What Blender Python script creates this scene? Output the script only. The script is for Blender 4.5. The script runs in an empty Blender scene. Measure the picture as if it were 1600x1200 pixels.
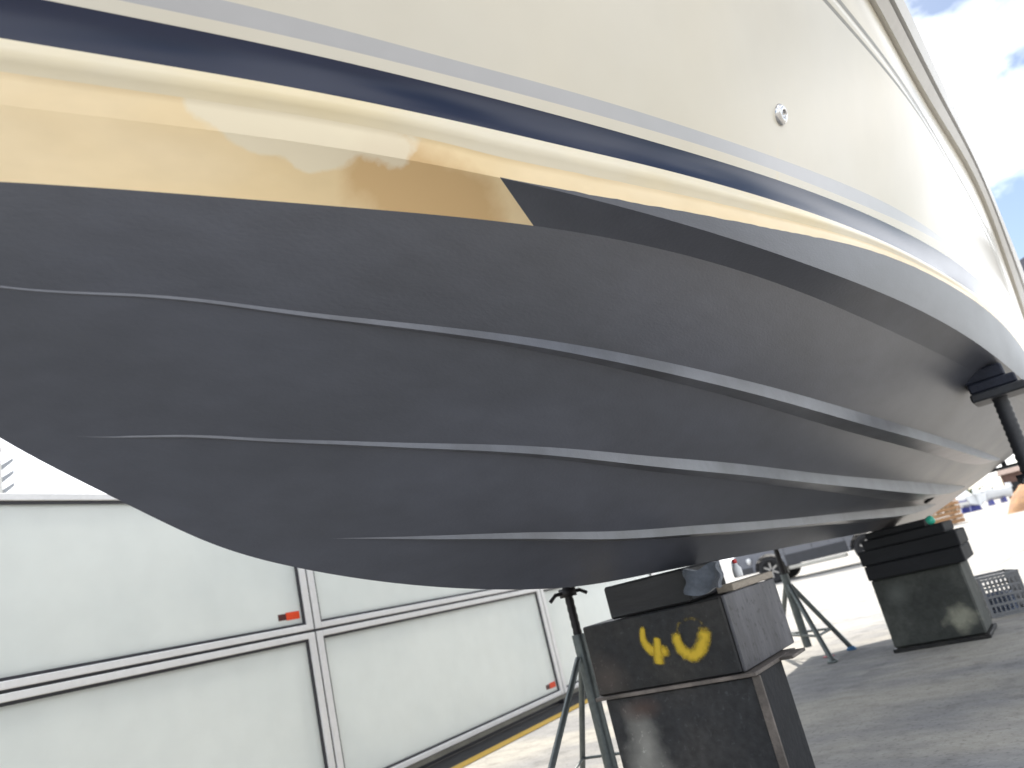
import bpy, math, random
import numpy as np
from mathutils import Vector, Matrix

random.seed(4)
scene = bpy.context.scene
COL = scene.collection
R = math.radians
H = 0.95                      # eye height of the photographer, crouching beside the bow

# ------------------------------------------------------------------ camera, sky, sun, exposure
cam_d = bpy.data.cameras.new("camera")
cam = bpy.data.objects.new("camera", cam_d)
COL.objects.link(cam)
# +X runs aft along the keel, +Y towards the far (starboard) side, +Z up
ROT = Matrix(((0.58417884, -0.09736314, -0.80576392),
              (-0.77770529, -0.35115738, -0.52140482),
              (-0.23218434, 0.93124052, -0.28085854)))
cam.matrix_world = Matrix.Translation((0, 0, H)) @ ROT.to_4x4()
cam_d.sensor_width = 36
cam_d.lens = 27
cam_d.clip_start = 0.02
cam_d.clip_end = 2000
cam_d.dof.use_dof = True
cam_d.dof.focus_distance = 1.9
cam_d.dof.aperture_fstop = 4.0
scene.camera = cam

SUN_AZ, SUN_EL = R(15), R(43)
SUN = Vector((math.cos(SUN_AZ) * math.cos(SUN_EL), math.sin(SUN_AZ) * math.cos(SUN_EL), math.sin(SUN_EL)))

world = bpy.data.worlds.new("World")
scene.world = world
world.use_nodes = True
nt = world.node_tree
nt.nodes.clear()
sky = nt.nodes.new("ShaderNodeTexSky")
sky.sky_type = 'NISHITA'
sky.sun_disc = False
sky.sun_elevation = SUN_EL
sky.sun_rotation = math.pi / 2 - SUN_AZ
sky.air_density = 1.0
sky.dust_density = 0.4
geo = nt.nodes.new("ShaderNodeTexCoord")
mp = nt.nodes.new("ShaderNodeMapping")
mp.inputs["Scale"].default_value = (1.0, 1.0, 1.8)
mp.inputs["Location"].default_value = (-3.912, 3.998, 0.101)
noi = nt.nodes.new("ShaderNodeTexNoise")
noi.inputs["Scale"].default_value = 3.2
noi.inputs["Detail"].default_value = 7
noi.inputs["Roughness"].default_value = 0.55
rmp = nt.nodes.new("ShaderNodeValToRGB")
rmp.color_ramp.elements[0].position = 0.42
rmp.color_ramp.elements[1].position = 0.56
mixc = nt.nodes.new("ShaderNodeMix")
mixc.data_type = 'RGBA'
mixc.inputs["B"].default_value = (20.0, 20.6, 21.6, 1)
bg = nt.nodes.new("ShaderNodeBackground")
bg.inputs["Strength"].default_value = 0.05
out = nt.nodes.new("ShaderNodeOutputWorld")
L = nt.links.new
L(geo.outputs["Generated"], mp.inputs["Vector"])
L(mp.outputs["Vector"], noi.inputs["Vector"])
L(noi.outputs["Fac"], rmp.inputs["Fac"])
L(rmp.outputs["Color"], mixc.inputs["Factor"])
L(sky.outputs["Color"], mixc.inputs["A"])
L(mixc.outputs["Result"], bg.inputs["Color"])
L(bg.outputs["Background"], out.inputs["Surface"])

sun_d = bpy.data.lights.new("sun", 'SUN')
sun_d.energy = 2.5
sun_d.angle = R(0.6)
sun_d.color = (1.0, 0.93, 0.82)
sun_o = bpy.data.objects.new("sun", sun_d)
COL.objects.link(sun_o)
sun_o.rotation_euler = SUN.to_track_quat('Z', 'Y').to_euler()
sun_o.location = (20, 5, 30)

vs = scene.view_settings
vs.view_transform = 'Standard'
vs.look = 'None'
vs.gamma = 1
vs.use_curve_mapping = False
vs.exposure = 1.4

# ------------------------------------------------------------------ materials
MATS = {}


def mat(name, col, rough=0.5, var=0.12, scale=6.0, col2=None, lo=0.4, hi=0.65, bump=0.0, bscale=60.0,
        metal=0.0, spec=0.5, coat=0.0, stretch=(1, 1, 1), detail=5, transl=0.0, sheen=0.0, rvar=0.1):
    """Principled material: two noise layers give colour variation (col2 = stain colour), a third one fine relief."""
    if name in MATS:
        return MATS[name]
    m = bpy.data.materials.new(name)
    m.use_nodes = True
    t = m.node_tree
    t.nodes.clear()
    N = t.nodes.new
    k = t.links.new
    o = N("ShaderNodeOutputMaterial")
    p = N("ShaderNodeBsdfPrincipled")
    tc = N("ShaderNodeTexCoord")
    ma = N("ShaderNodeMapping")
    ma.inputs["Scale"].default_value = stretch
    k(tc.outputs["Object"], ma.inputs["Vector"])
    n1 = N("ShaderNodeTexNoise")
    n1.inputs["Scale"].default_value = scale
    n1.inputs["Detail"].default_value = detail
    k(ma.outputs["Vector"], n1.inputs["Vector"])
    r1 = N("ShaderNodeValToRGB")
    r1.color_ramp.elements[0].position = lo
    r1.color_ramp.elements[1].position = hi
    c2 = col2 or tuple(c * (1 - var) for c in col)
    r1.color_ramp.elements[0].color = (*col, 1)
    r1.color_ramp.elements[1].color = (*c2, 1)
    k(n1.outputs["Fac"], r1.inputs["Fac"])
    n2 = N("ShaderNodeTexNoise")
    n2.inputs["Scale"].default_value = scale * 7
    n2.inputs["Detail"].default_value = 4
    k(ma.outputs["Vector"], n2.inputs["Vector"])
    mx = N("ShaderNodeMix")
    mx.data_type = 'RGBA'
    mx.blend_type = 'MULTIPLY'
    mr = N("ShaderNodeMapRange")
    mr.inputs["To Min"].default_value = 1 - var * 0.7
    mr.inputs["To Max"].default_value = 1 + var * 0.4
    mr.inputs["From Min"].default_value = 0.3
    mr.inputs["From Max"].default_value = 0.7
    k(n2.outputs["Fac"], mr.inputs["Value"])
    mx.inputs["Factor"].default_value = 1
    k(r1.outputs["Color"], mx.inputs["A"])
    k(mr.outputs["Result"], mx.inputs["B"])
    k(mx.outputs["Result"], p.inputs["Base Color"])
    rr = N("ShaderNodeMapRange")
    rr.inputs["To Min"].default_value = max(0.02, rough * (1 - rvar))
    rr.inputs["To Max"].default_value = min(1, rough * (1 + rvar))
    k(n1.outputs["Fac"], rr.inputs["Value"])
    k(rr.outputs["Result"], p.inputs["Roughness"])
    p.inputs["Metallic"].default_value = metal
    p.inputs["Specular IOR Level"].default_value = spec
    p.inputs["Coat Weight"].default_value = coat
    p.inputs["Coat Roughness"].default_value = 0.05
    p.inputs["Sheen Weight"].default_value = sheen
    if bump:
        n3 = N("ShaderNodeTexNoise")
        n3.inputs["Scale"].default_value = bscale
        n3.inputs["Detail"].default_value = 6
        k(ma.outputs["Vector"], n3.inputs["Vector"])
        b = N("ShaderNodeBump")
        b.inputs["Strength"].default_value = bump
        b.inputs["Distance"].default_value = 0.01
        k(n3.outputs["Fac"], b.inputs["Height"])
        k(b.outputs["Normal"], p.inputs["Normal"])
    if transl:
        tr = N("ShaderNodeBsdfTranslucent")
        k(mx.outputs["Result"], tr.inputs["Color"])
        ms = N("ShaderNodeMixShader")
        ms.inputs["Fac"].default_value = transl
        k(p.outputs["BSDF"], ms.inputs[1])
        k(tr.outputs["BSDF"], ms.inputs[2])
        k(ms.outputs["Shader"], o.inputs["Surface"])
    else:
        k(p.outputs["BSDF"], o.inputs["Surface"])
    MATS[name] = m
    return m


def patch(m, centre, radii, col, soft=0.6, nscale=5.0, namt=0.5, thresh=0.5, coord="Object"):
    """Add one patch of colour with its own shape (an uneven ellipsoid in object space) to a material made by mat()."""
    t = m.node_tree
    p = [n for n in t.nodes if n.type == 'BSDF_PRINCIPLED'][0]
    src = p.inputs["Base Color"].links[0].from_socket
    N = t.nodes.new
    k = t.links.new
    tc = N("ShaderNodeTexCoord")
    ma = N("ShaderNodeMapping")
    ma.vector_type = 'TEXTURE'
    ma.inputs["Location"].default_value = centre
    ma.inputs["Scale"].default_value = radii
    k(tc.outputs[coord], ma.inputs["Vector"])
    ln = N("ShaderNodeVectorMath")
    ln.operation = 'LENGTH'
    k(ma.outputs["Vector"], ln.inputs[0])
    no = N("ShaderNodeTexNoise")
    no.inputs["Scale"].default_value = nscale
    no.inputs["Detail"].default_value = 6
    k(tc.outputs[coord], no.inputs["Vector"])
    ad = N("ShaderNodeMath")
    ad.operation = 'MULTIPLY_ADD'
    k(no.outputs["Fac"], ad.inputs[0])
    ad.inputs[1].default_value = namt * 2
    ad.inputs[2].default_value = -namt
    sm = N("ShaderNodeMath")
    sm.operation = 'ADD'
    k(ln.outputs["Value"], sm.inputs[0])
    k(ad.outputs["Value"], sm.inputs[1])
    mr = N("ShaderNodeMapRange")
    mr.inputs["From Min"].default_value = 1.0
    mr.inputs["From Max"].default_value = 1.0 - soft
    mr.inputs["To Min"].default_value = 0
    mr.inputs["To Max"].default_value = thresh
    k(sm.outputs["Value"], mr.inputs["Value"])
    mx = N("ShaderNodeMix")
    mx.data_type = 'RGBA'
    mx.inputs["B"].default_value = (*col, 1)
    k(mr.outputs["Result"], mx.inputs["Factor"])
    k(src, mx.inputs["A"])
    k(mx.outputs["Result"], p.inputs["Base Color"])
    return m


M = dict(
    antifoul=mat("antifoul_paint", (0.078, 0.083, 0.103), 0.36, 0.14, 2.2, col2=(0.064, 0.068, 0.083), bump=0.07, bscale=120, spec=0.6, stretch=(0.6, 1, 2)),
    strake=mat("skylit_antifoul", (0.112, 0.117, 0.135), 0.32, 0.15, 5, col2=(0.08, 0.082, 0.092), bump=0.05, bscale=160, spec=0.6),  # antifoul lightened all over so the strakes look lit by the sky
    cream=mat("cream_gelcoat", (0.64, 0.60, 0.51), 0.2, 0.025, 1.3, col2=(0.63, 0.58, 0.475), spec=0.22, coat=0.0, rvar=0.3, bump=0.05, bscale=2.5),
    cream2=mat("boot_cream_gelcoat", (0.76, 0.69, 0.54), 0.25, 0.04, 2.5, col2=(0.77, 0.655, 0.43), spec=0.5, stretch=(0.6, 1, 2.5)),
    stained=mat("stained_gelcoat", (0.86, 0.70, 0.46), 0.3, 0.06, 2.0, col2=(0.80, 0.62, 0.36), spec=0.4, stretch=(0.8, 1, 2.0)),
    navy=mat("navy_stripe", (0.012, 0.018, 0.045), 0.17, 0.05, 2, spec=0.32, coat=0.0, rvar=0.3),
    lilac=mat("grey_stripe", (0.44, 0.435, 0.44), 0.2, 0.04, 2),
    groove=mat("groove_grey", (0.30, 0.29, 0.26), 0.4, 0.1, 5),
    rail=mat("rub_rail_vinyl", (0.62, 0.605, 0.58), 0.35, 0.05, 4),
    raildark=mat("rail_insert", (0.06, 0.055, 0.07), 0.4, 0.1, 5),
    deck=mat("deck_gelcoat", (0.7, 0.68, 0.62), 0.4, 0.05, 3),
    glass=mat("dark_glass", (0.02, 0.022, 0.026), 0.06, 0.05, 3, coat=0.5),
    chrome=mat("stainless", (0.62, 0.61, 0.60), 0.22, 0.05, 8, metal=1.0),
    hole=mat("dark_hole", (0.01, 0.01, 0.012), 0.6, 0.1, 8),
    steel=mat("black_steel", (0.018, 0.019, 0.021), 0.5, 0.5, 5, col2=(0.034, 0.032, 0.030), bump=0.25, bscale=40, spec=0.35),
    steel2=mat("lit_grey_steel", (0.062, 0.062, 0.071), 0.5, 0.3, 5, col2=(0.105, 0.105, 0.118), bump=0.25, bscale=35, stretch=(1, 1, 0.4)),  # paler steel, the open side's stronger light put into the colour
    rust=mat("rusty_plate", (0.10, 0.085, 0.075), 0.6, 0.3, 9, col2=(0.20, 0.17, 0.15), bump=0.3, bscale=50),
    concrete_dark=mat("mossy_block", (0.040, 0.044, 0.040), 0.75, 0.35, 4, col2=(0.075, 0.080, 0.072), bump=0.6, bscale=30),
    tarwood=mat("tarred_timber", (0.008, 0.009, 0.012), 0.75, 0.3, 6, bump=0.5, bscale=30, stretch=(1, 0.25, 1)),
    padwood=mat("black_pad_timber", (0.020, 0.020, 0.022), 0.6, 0.3, 7, bump=0.5, bscale=30, stretch=(1, 0.2, 1)),
    rag=mat("grey_blue_rag", (0.10, 0.115, 0.14), 0.9, 0.25, 14, bump=0.8, bscale=45, sheen=0.3),
    galv=mat("galvanised_tube", (0.16, 0.18, 0.18), 0.42, 0.2, 9, metal=0.6, bump=0.15, bscale=60),
    screw=mat("dark_screw", (0.035, 0.032, 0.034), 0.45, 0.2, 12, metal=0.5),
    standblack=mat("black_stand_paint", (0.022, 0.024, 0.030), 0.5, 0.2, 9, bump=0.2, bscale=60),
    padblue=mat("navy_pad", (0.012, 0.016, 0.032), 0.7, 0.2, 10, bump=0.4, bscale=50),
    alu=mat("white_aluminium", (0.87, 0.87, 0.88), 0.35, 0.05, 5, spec=0.5),
    gasket=mat("dark_gasket", (0.045, 0.045, 0.055), 0.5, 0.1, 8),
    frost=mat("frosted_pane", (0.84, 0.865, 0.85), 0.20, 0.03, 0.9, col2=(0.80, 0.83, 0.82), transl=0.45, bump=0.02, bscale=8),
    basestrip=mat("sill_beam", (0.22, 0.21, 0.18), 0.6, 0.2, 6),
    orange=mat("orange_sticker", (0.85, 0.07, 0.01), 0.5, 0.05, 6),
    maroon=mat("maroon_tag", (0.09, 0.018, 0.015), 0.5, 0.1, 6),
    yellowline=mat("yellow_line_paint", (0.62, 0.38, 0.045), 0.7, 0.2, 8, col2=(0.55, 0.40, 0.14), bump=0.2, lo=0.5, hi=0.8),
    redline=mat("faded_red_paint", (0.62, 0.26, 0.24), 0.8, 0.2, 8, col2=(0.58, 0.44, 0.40), lo=0.4, hi=0.7),
    pink=mat("pink_paint", (0.70, 0.22, 0.24), 0.8, 0.1, 8),
    concrete=mat("yard_concrete", (0.385, 0.365, 0.325), 0.85, 0.22, 1.5, col2=(0.265, 0.262, 0.262), lo=0.42, hi=0.62, bump=0.35, bscale=55, detail=9, stretch=(1, 0.55, 1)),
    carpaint=mat("silver_car_paint", (0.13, 0.14, 0.17), 0.28, 0.03, 3, metal=0.5, coat=0.5),
    cladding=mat("car_cladding", (0.045, 0.047, 0.055), 0.55, 0.1, 6),
    step=mat("alloy_step", (0.55, 0.53, 0.48), 0.4, 0.1, 8, metal=0.3),
    tyre=mat("tyre_rubber", (0.022, 0.022, 0.024), 0.8, 0.2, 20, bump=0.3),
    rim=mat("alloy_rim", (0.42, 0.41, 0.40), 0.35, 0.1, 8, metal=0.8),
    white=mat("white_gelcoat", (0.78, 0.79, 0.80), 0.25, 0.03, 3),
    blue=mat("blue_stripe", (0.03, 0.04, 0.30), 0.3, 0.05, 3),
    bluecap=mat("blue_plastic", (0.08, 0.22, 0.45), 0.45, 0.05, 5),
    teal=mat("teal_plastic", (0.05, 0.55, 0.38), 0.35, 0.05, 5),
    timber=mat("sawn_timber", (0.42, 0.24, 0.12), 0.75, 0.2, 3, col2=(0.33, 0.18, 0.085), stretch=(6, 0.6, 6), bump=0.3),
    paletimber=mat("pale_timber", (0.36, 0.31, 0.25), 0.75, 0.2, 6, stretch=(1, 5, 5), bump=0.3),
    earth=mat("tan_earth", (0.48, 0.27, 0.13), 0.95, 0.25, 2.5, col2=(0.36, 0.20, 0.12), bump=0.8, bscale=12),
    brown=mat("brown_shed_wall", (0.15, 0.085, 0.065), 0.8, 0.2, 2),
    crate=mat("grey_crate_plastic", (0.20, 0.205, 0.215), 0.5, 0.1, 9),
    crateblue=mat("blue_grey_rope", (0.20, 0.24, 0.34), 0.8, 0.3, 20, bump=0.6),
    greyroof=mat("grey_canvas", (0.12, 0.12, 0.145), 0.55, 0.1, 1.5),
    shedwall=mat("pale_shed_wall", (0.55, 0.55, 0.54), 0.7, 0.06, 1.2),
    offwhite=mat("off_white_render", (0.62, 0.61, 0.58), 0.8, 0.06, 1.5),
    fin=mat("grey_fin", (0.30, 0.31, 0.33), 0.5, 0.1, 3),
    leaf=mat("hedge_leaf", (0.04, 0.075, 0.03), 0.7, 0.4, 3, col2=(0.08, 0.11, 0.045)),
    blackstrip=mat("black_ground_strip", (0.018, 0.018, 0.02), 0.85, 0.2, 8, bump=0.4),
    spray=None,
    red=mat("red_plastic", (0.6, 0.05, 0.05), 0.4, 0.05, 5),
)
# stains and tonal patches on the hull and the blocks (shapes of their own)
patch(M["stained"], (1.04, 0.75, 1.72), (0.23, 0.10, 0.10), (0.60, 0.39, 0.18), soft=0.35, nscale=11, namt=0.45, thresh=0.8)
patch(M["stained"], (0.73, 0.775, 1.805), (0.29, 0.085, 0.075), (0.80, 0.73, 0.57), soft=0.10, nscale=6, namt=0.9, thresh=0.75)
patch(M["cream"], (2.07, 0.2, 1.90), (0.012, 0.5, 0.12), (0.66, 0.58, 0.42), soft=0.8, nscale=20, namt=0.1, thresh=0.5)
patch(M["antifoul"], (8.0, 0.80, 1.0), (3.0, 0.95, 0.42), (0.21, 0.185, 0.165), soft=0.9, nscale=3.0, namt=0.6, thresh=0.9)  # brown dirt streaks aft, with warm ground bounce painted into the colour
patch(M["antifoul"], (0.1, 1.0, 1.45), (0.5, 0.5, 0.6), (0.085, 0.087, 0.09), soft=0.9, nscale=3, namt=0.3, thresh=0.6)  # slightly lighter, greyer tone near the bow
M["steel_b"] = mat("black_steel_lower", (0.028, 0.029, 0.032), 0.5, 0.5, 5, col2=(0.050, 0.048, 0.048), bump=0.25, bscale=40, spec=0.35)
patch(M["steel_b"], (2.65, 1.54, 0.37), (0.3, 0.10, 0.18), (0.33, 0.32, 0.29), soft=0.95, nscale=9, namt=0.6, thresh=0.9)
patch(M["steel_b"], (2.65, 1.52, 0.52), (0.3, 0.10, 0.05), (0.09, 0.055, 0.045), soft=0.9, nscale=8, namt=0.35, thresh=0.8)
patch(M["steel"], (2.65, 1.62, 0.64), (0.3, 0.12, 0.10), (0.075, 0.06, 0.052), soft=0.9, nscale=7, namt=0.4, thresh=0.8)
patch(M["concrete_dark"], (6.66, 0.98, 0.16), (0.3, 0.14, 0.11), (0.33, 0.33, 0.26), soft=0.7, nscale=14, namt=0.7, thresh=0.9)
patch(M["concrete_dark"], (6.66, 1.35, 0.42), (0.3, 0.12, 0.12), (0.11, 0.12, 0.11), soft=0.9, nscale=6, namt=0.4, thresh=0.8)


def specks(m, scale, lo, hi, mul):
    """fine darker grains and pits over the base colour"""
    t = m.node_tree
    p = [n for n in t.nodes if n.type == 'BSDF_PRINCIPLED'][0]
    src = p.inputs["Base Color"].links[0].from_socket
    tc = t.nodes.new("ShaderNodeTexCoord")
    n = t.nodes.new("ShaderNodeTexNoise")
    n.inputs["Scale"].default_value = scale
    n.inputs["Detail"].default_value = 3
    t.links.new(tc.outputs["Object"], n.inputs["Vector"])
    r = t.nodes.new("ShaderNodeMapRange")
    r.inputs["From Min"].default_value = lo
    r.inputs["From Max"].default_value = hi
    r.inputs["To Min"].default_value = 1
    r.inputs["To Max"].default_value = mul
    t.links.new(n.outputs["Fac"], r.inputs["Value"])
    mx = t.nodes.new("ShaderNodeMix")
    mx.data_type = 'RGBA'
    mx.blend_type = 'MULTIPLY'
    mx.inputs["Factor"].default_value = 1
    t.links.new(src, mx.inputs["A"])
    t.links.new(r.outputs["Result"], mx.inputs["B"])
    t.links.new(mx.outputs["Result"], p.inputs["Base Color"])


specks(M["concrete"], 42, .56, .68, .72)
specks(M["concrete"], 5.5, .55, .70, .76)
specks(M["steel"], 60, .62, .70, 1.7)
specks(M["steel_b"], 55, .62, .70, 1.6)
specks(M["steel2"], 45, .58, .68, .5)


def spray_mat():
    m = bpy.data.materials.new("yellow_spray_paint")
    m.use_nodes = True
    t = m.node_tree
    p = t.nodes["Principled BSDF"]
    k = t.links.new
    p.inputs["Base Color"].default_value = (0.62, 0.42, 0.02, 1)
    p.inputs["Roughness"].default_value = 0.55
    a = t.nodes.new("ShaderNodeAttribute")
    a.attribute_name = "cover"
    tc = t.nodes.new("ShaderNodeTexCoord")
    n = t.nodes.new("ShaderNodeTexNoise")
    n.inputs["Scale"].default_value = 60
    n.inputs["Detail"].default_value = 5
    k(tc.outputs["Object"], n.inputs["Vector"])
    ad = t.nodes.new("ShaderNodeMath")
    ad.operation = 'MULTIPLY_ADD'
    k(n.outputs["Fac"], ad.inputs[0])
    ad.inputs[1].default_value = 0.7
    ad.inputs[2].default_value = -0.35
    sm = t.nodes.new("ShaderNodeMath")
    sm.operation = 'ADD'
    k(a.outputs["Fac"], sm.inputs[0])
    k(ad.outputs["Value"], sm.inputs[1])
    r = t.nodes.new("ShaderNodeMapRange")
    r.inputs["From Min"].default_value = 0.15
    r.inputs["From Max"].default_value = 1.05
    k(sm.outputs["Value"], r.inputs["Value"])
    k(r.outputs["Result"], p.inputs["Alpha"])
    return m


M["spray"] = spray_mat()


# ------------------------------------------------------------------ mesh helpers
class MB:
    """Collects shapes and links them as ONE mesh object."""

    def __init__(s):
        s.v, s.f, s.mi, s.sm = [], [], [], []

    def add(s, verts, faces, mi=0, smooth=False):
        o = len(s.v)
        s.v += [tuple(p) for p in verts]
        for f in faces:
            s.f.append(tuple(i + o for i in f))
            s.mi.append(mi)
            s.sm.append(smooth)
        return s

    def box(s, lo, hi, mi=0, b=0.0, T=None):
        x0, y0, z0 = lo
        x1, y1, z1 = hi
        if b <= 0:
            v = [(x, y, z) for z in (z0, z1) for y in (y0, y1) for x in (x0, x1)]
            f = [(0, 2, 3, 1), (4, 5, 7, 6), (0, 1, 5, 4), (2, 6, 7, 3), (0, 4, 6, 2), (1, 3, 7, 5)]
        else:                                   # bevelled box: 24 corners
            v, idx = [], {}
            xs, ys, zs = (x0, x1), (y0, y1), (z0, z1)
            for i in (0, 1):
                for j in (0, 1):
                    for k in (0, 1):
                        sx, sy, sz = (b if i == 0 else -b), (b if j == 0 else -b), (b if k == 0 else -b)
                        idx[i, j, k, 'x'] = len(v); v.append((xs[i], ys[j] + sy, zs[k] + sz))
                        idx[i, j, k, 'y'] = len(v); v.append((xs[i] + sx, ys[j], zs[k] + sz))
                        idx[i, j, k, 'z'] = len(v); v.append((xs[i] + sx, ys[j] + sy, zs[k]))
            f = []
            I = idx
            for i in (0, 1):
                q = [I[i, 0, 0, 'x'], I[i, 1, 0, 'x'], I[i, 1, 1, 'x'], I[i, 0, 1, 'x']]
                f.append(q if i else q[::-1])
                q = [I[0, i, 0, 'y'], I[0, i, 1, 'y'], I[1, i, 1, 'y'], I[1, i, 0, 'y']]
                f.append(q if i else q[::-1])
                q = [I[0, 0, i, 'z'], I[1, 0, i, 'z'], I[1, 1, i, 'z'], I[0, 1, i, 'z']]
                f.append(q if i else q[::-1])
            for a in (0, 1):
                for c in (0, 1):
                    f.append([I[a, c, 0, 'x'], I[a, c, 0, 'y'], I[a, c, 1, 'y'], I[a, c, 1, 'x']])
                    f.append([I[a, 0, c, 'x'], I[a, 0, c, 'z'], I[a, 1, c, 'z'], I[a, 1, c, 'x']])
                    f.append([I[0, a, c, 'y'], I[0, a, c, 'z'], I[1, a, c, 'z'], I[1, a, c, 'y']])
                    for k in (0, 1):
                        f.append([I[a, c, k, 'x'], I[a, c, k, 'y'], I[a, c, k, 'z']])
        if T is not None:
            v = [tuple(T @ Vector(p)) for p in v]
        return s.add(v, f, mi)

    def tube(s, pts, r, n=12, mi=0, caps=True):
        pts = [Vector(p) for p in pts]
        rs = r if isinstance(r, (list, tuple)) else [r] * len(pts)
        vv, ff = [], []
        up = None
        for i, p in enumerate(pts):
            d = (pts[min(i + 1, len(pts) - 1)] - pts[max(i - 1, 0)]).normalized()
            if up is None:
                up = Vector((0, 0, 1)) if abs(d.z) < 0.9 else Vector((1, 0, 0))
            a = d.cross(up).normalized()
            c = d.cross(a).normalized()
            up = -c if c.dot(up) < 0 else c
            for k in range(n):
                t = 2 * math.pi * k / n
                vv.append(p + (a * math.cos(t) + c * math.sin(t)) * rs[i])
        for i in range(len(pts) - 1):
            for k in range(n):
                k2 = (k + 1) % n
                ff.append((i * n + k, i * n + k2, (i + 1) * n + k2, (i + 1) * n + k))
        s.add(vv, ff, mi, True)
        if caps:
            m = len(pts) - 1
            s.add(vv[:n], [tuple(range(n))[::-1]], mi)
            s.add(vv[m * n:], [tuple(range(n))], mi)
        return s

    def lathe(s, prof, T=None, n=20, mi=0):
        """prof = [(radius, height)], turned about the local Z axis."""
        vv, ff = [], []
        for r, z in prof:
            for k in range(n):
                t = 2 * math.pi * k / n
                vv.append(Vector((r * math.cos(t), r * math.sin(t), z)))
        for i in range(len(prof) - 1):
            for k in range(n):
                k2 = (k + 1) % n
                ff.append((i * n + k, i * n + k2, (i + 1) * n + k2, (i + 1) * n + k))
        ff.append(tuple(range(n))[::-1])
        ff.append(tuple((len(prof) - 1) * n + k for k in range(n)))
        if T is not None:
            vv = [T @ p for p in vv]
        return s.add(vv, ff, mi, True)

    def prism(s, poly, lo, hi, axis, mi=0):
        """2D outline extruded along one axis ('x','y','z')."""
        def P(a, c, t):
            return {'x': (t, a, c), 'y': (a, t, c), 'z': (a, c, t)}[axis]
        n = len(poly)
        v = [P(a, c, lo) for a, c in poly] + [P(a, c, hi) for a, c in poly]
        f = [tuple(range(n)), tuple(range(2 * n - 1, n - 1, -1))]
        f += [(i, i + n, (i + 1) % n + n, (i + 1) % n) for i in range(n)]
        return s.add(v, f, mi)

    def build(s, name, mats, parent=None, smooth_angle=None, recalc=True):
        me = bpy.data.meshes.new(name)
        me.from_pydata(s.v, [], s.f)
        for m in (mats if isinstance(mats, (list, tuple)) else [mats]):
            me.materials.append(m)
        me.polygons.foreach_set("material_index", s.mi)
        me.polygons.foreach_set("use_smooth", s.sm)
        if recalc:
            import bmesh
            bm = bmesh.new()
            bm.from_mesh(me)
            bmesh.ops.recalc_face_normals(bm, faces=bm.faces)
            bm.to_mesh(me)
            bm.free()
        me.update()
        o = bpy.data.objects.new(name, me)
        COL.objects.link(o)
        if parent is not None:
            o.parent = parent
            o.matrix_parent_inverse = Matrix.Translation(-world_loc(parent))
        return o


def world_loc(o):
    # parents here are only translated (parts of parts sit at their own origin)
    v = Vector(o.location)
    p = o.parent
    while p:
        v = v + Vector(p.location) + o.matrix_parent_inverse.to_translation()
        o = p
        p = p.parent
    return v


def thing(name, label, cat, loc=(0, 0, 0), group=None):
    o = bpy.data.objects.new(name, None)
    COL.objects.link(o)
    o.location = loc
    o.empty_display_size = 0.1
    o["label"] = label
    o["category"] = cat
    if group:
        o["group"] = group
    return o


def tag(o, label, cat, group=None):
    o["label"] = label
    o["category"] = cat
    if group:
        o["group"] = group
    return o


def kind(o, k="structure"):
    o["kind"] = k
    return o


# ------------------------------------------------------------------ ground
g = MB()
g.add([(-600, -600, 0), (900, -600, 0), (900, 600, 0), (-600, 600, 0)], [(0, 1, 2, 3)])
kind(g.build("ground", M["concrete"]))

# ------------------------------------------------------------------ the yacht's lines (metres)
YC = 1.30          # centre plane of the boat
XT = 8.7           # transom


def spline(*pts):
    xs, ys = [np.array(a, float) for a in zip(*pts)]
    n = len(xs)
    A = np.zeros((n, n)); r = np.zeros(n); d = np.diff(xs)
    A[0, 0] = A[-1, -1] = 1
    for i in range(1, n - 1):
        A[i, i - 1] = d[i - 1]; A[i, i] = 2 * (d[i - 1] + d[i]); A[i, i + 1] = d[i]
        r[i] = 6 * ((ys[i + 1] - ys[i]) / d[i] - (ys[i] - ys[i - 1]) / d[i - 1])
    Mm = np.linalg.solve(A, r)

    def f(x):
        x = min(max(float(x), xs[0]), xs[-1])
        i = int(min(max(np.searchsorted(xs, x) - 1, 0), n - 2))
        t = x - xs[i]; hh = d[i]
        return float(ys[i] + t * ((ys[i + 1] - ys[i]) / hh - hh * (2 * Mm[i] + Mm[i + 1]) / 6) + t * t * Mm[i] / 2 + t ** 3 * (Mm[i + 1] - Mm[i]) / (6 * hh))
    f.x0 = float(xs[0])
    return f


stem = spline((-1.5, 3.0), (-1.0, 2.62), (-.5, 2.22), (0, 1.82), (.25, 1.615), (.52, 1.40), (.69, 1.30), (.86, 1.21), (1.05, 1.145), (1.39, 1.07), (1.73, 1.02), (2.05, .99), (2.6, .975), (3.5, .96), (4.48, .945), (6.1, .915), (8.7, .87))


def curve(b, z):
    def f(x):
        if x <= b.x0 + 1e-6:
            return (0.0, stem(x))
        return (max(0.0, b(x)), z(x))
    f.x0 = b.x0
    return f


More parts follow.
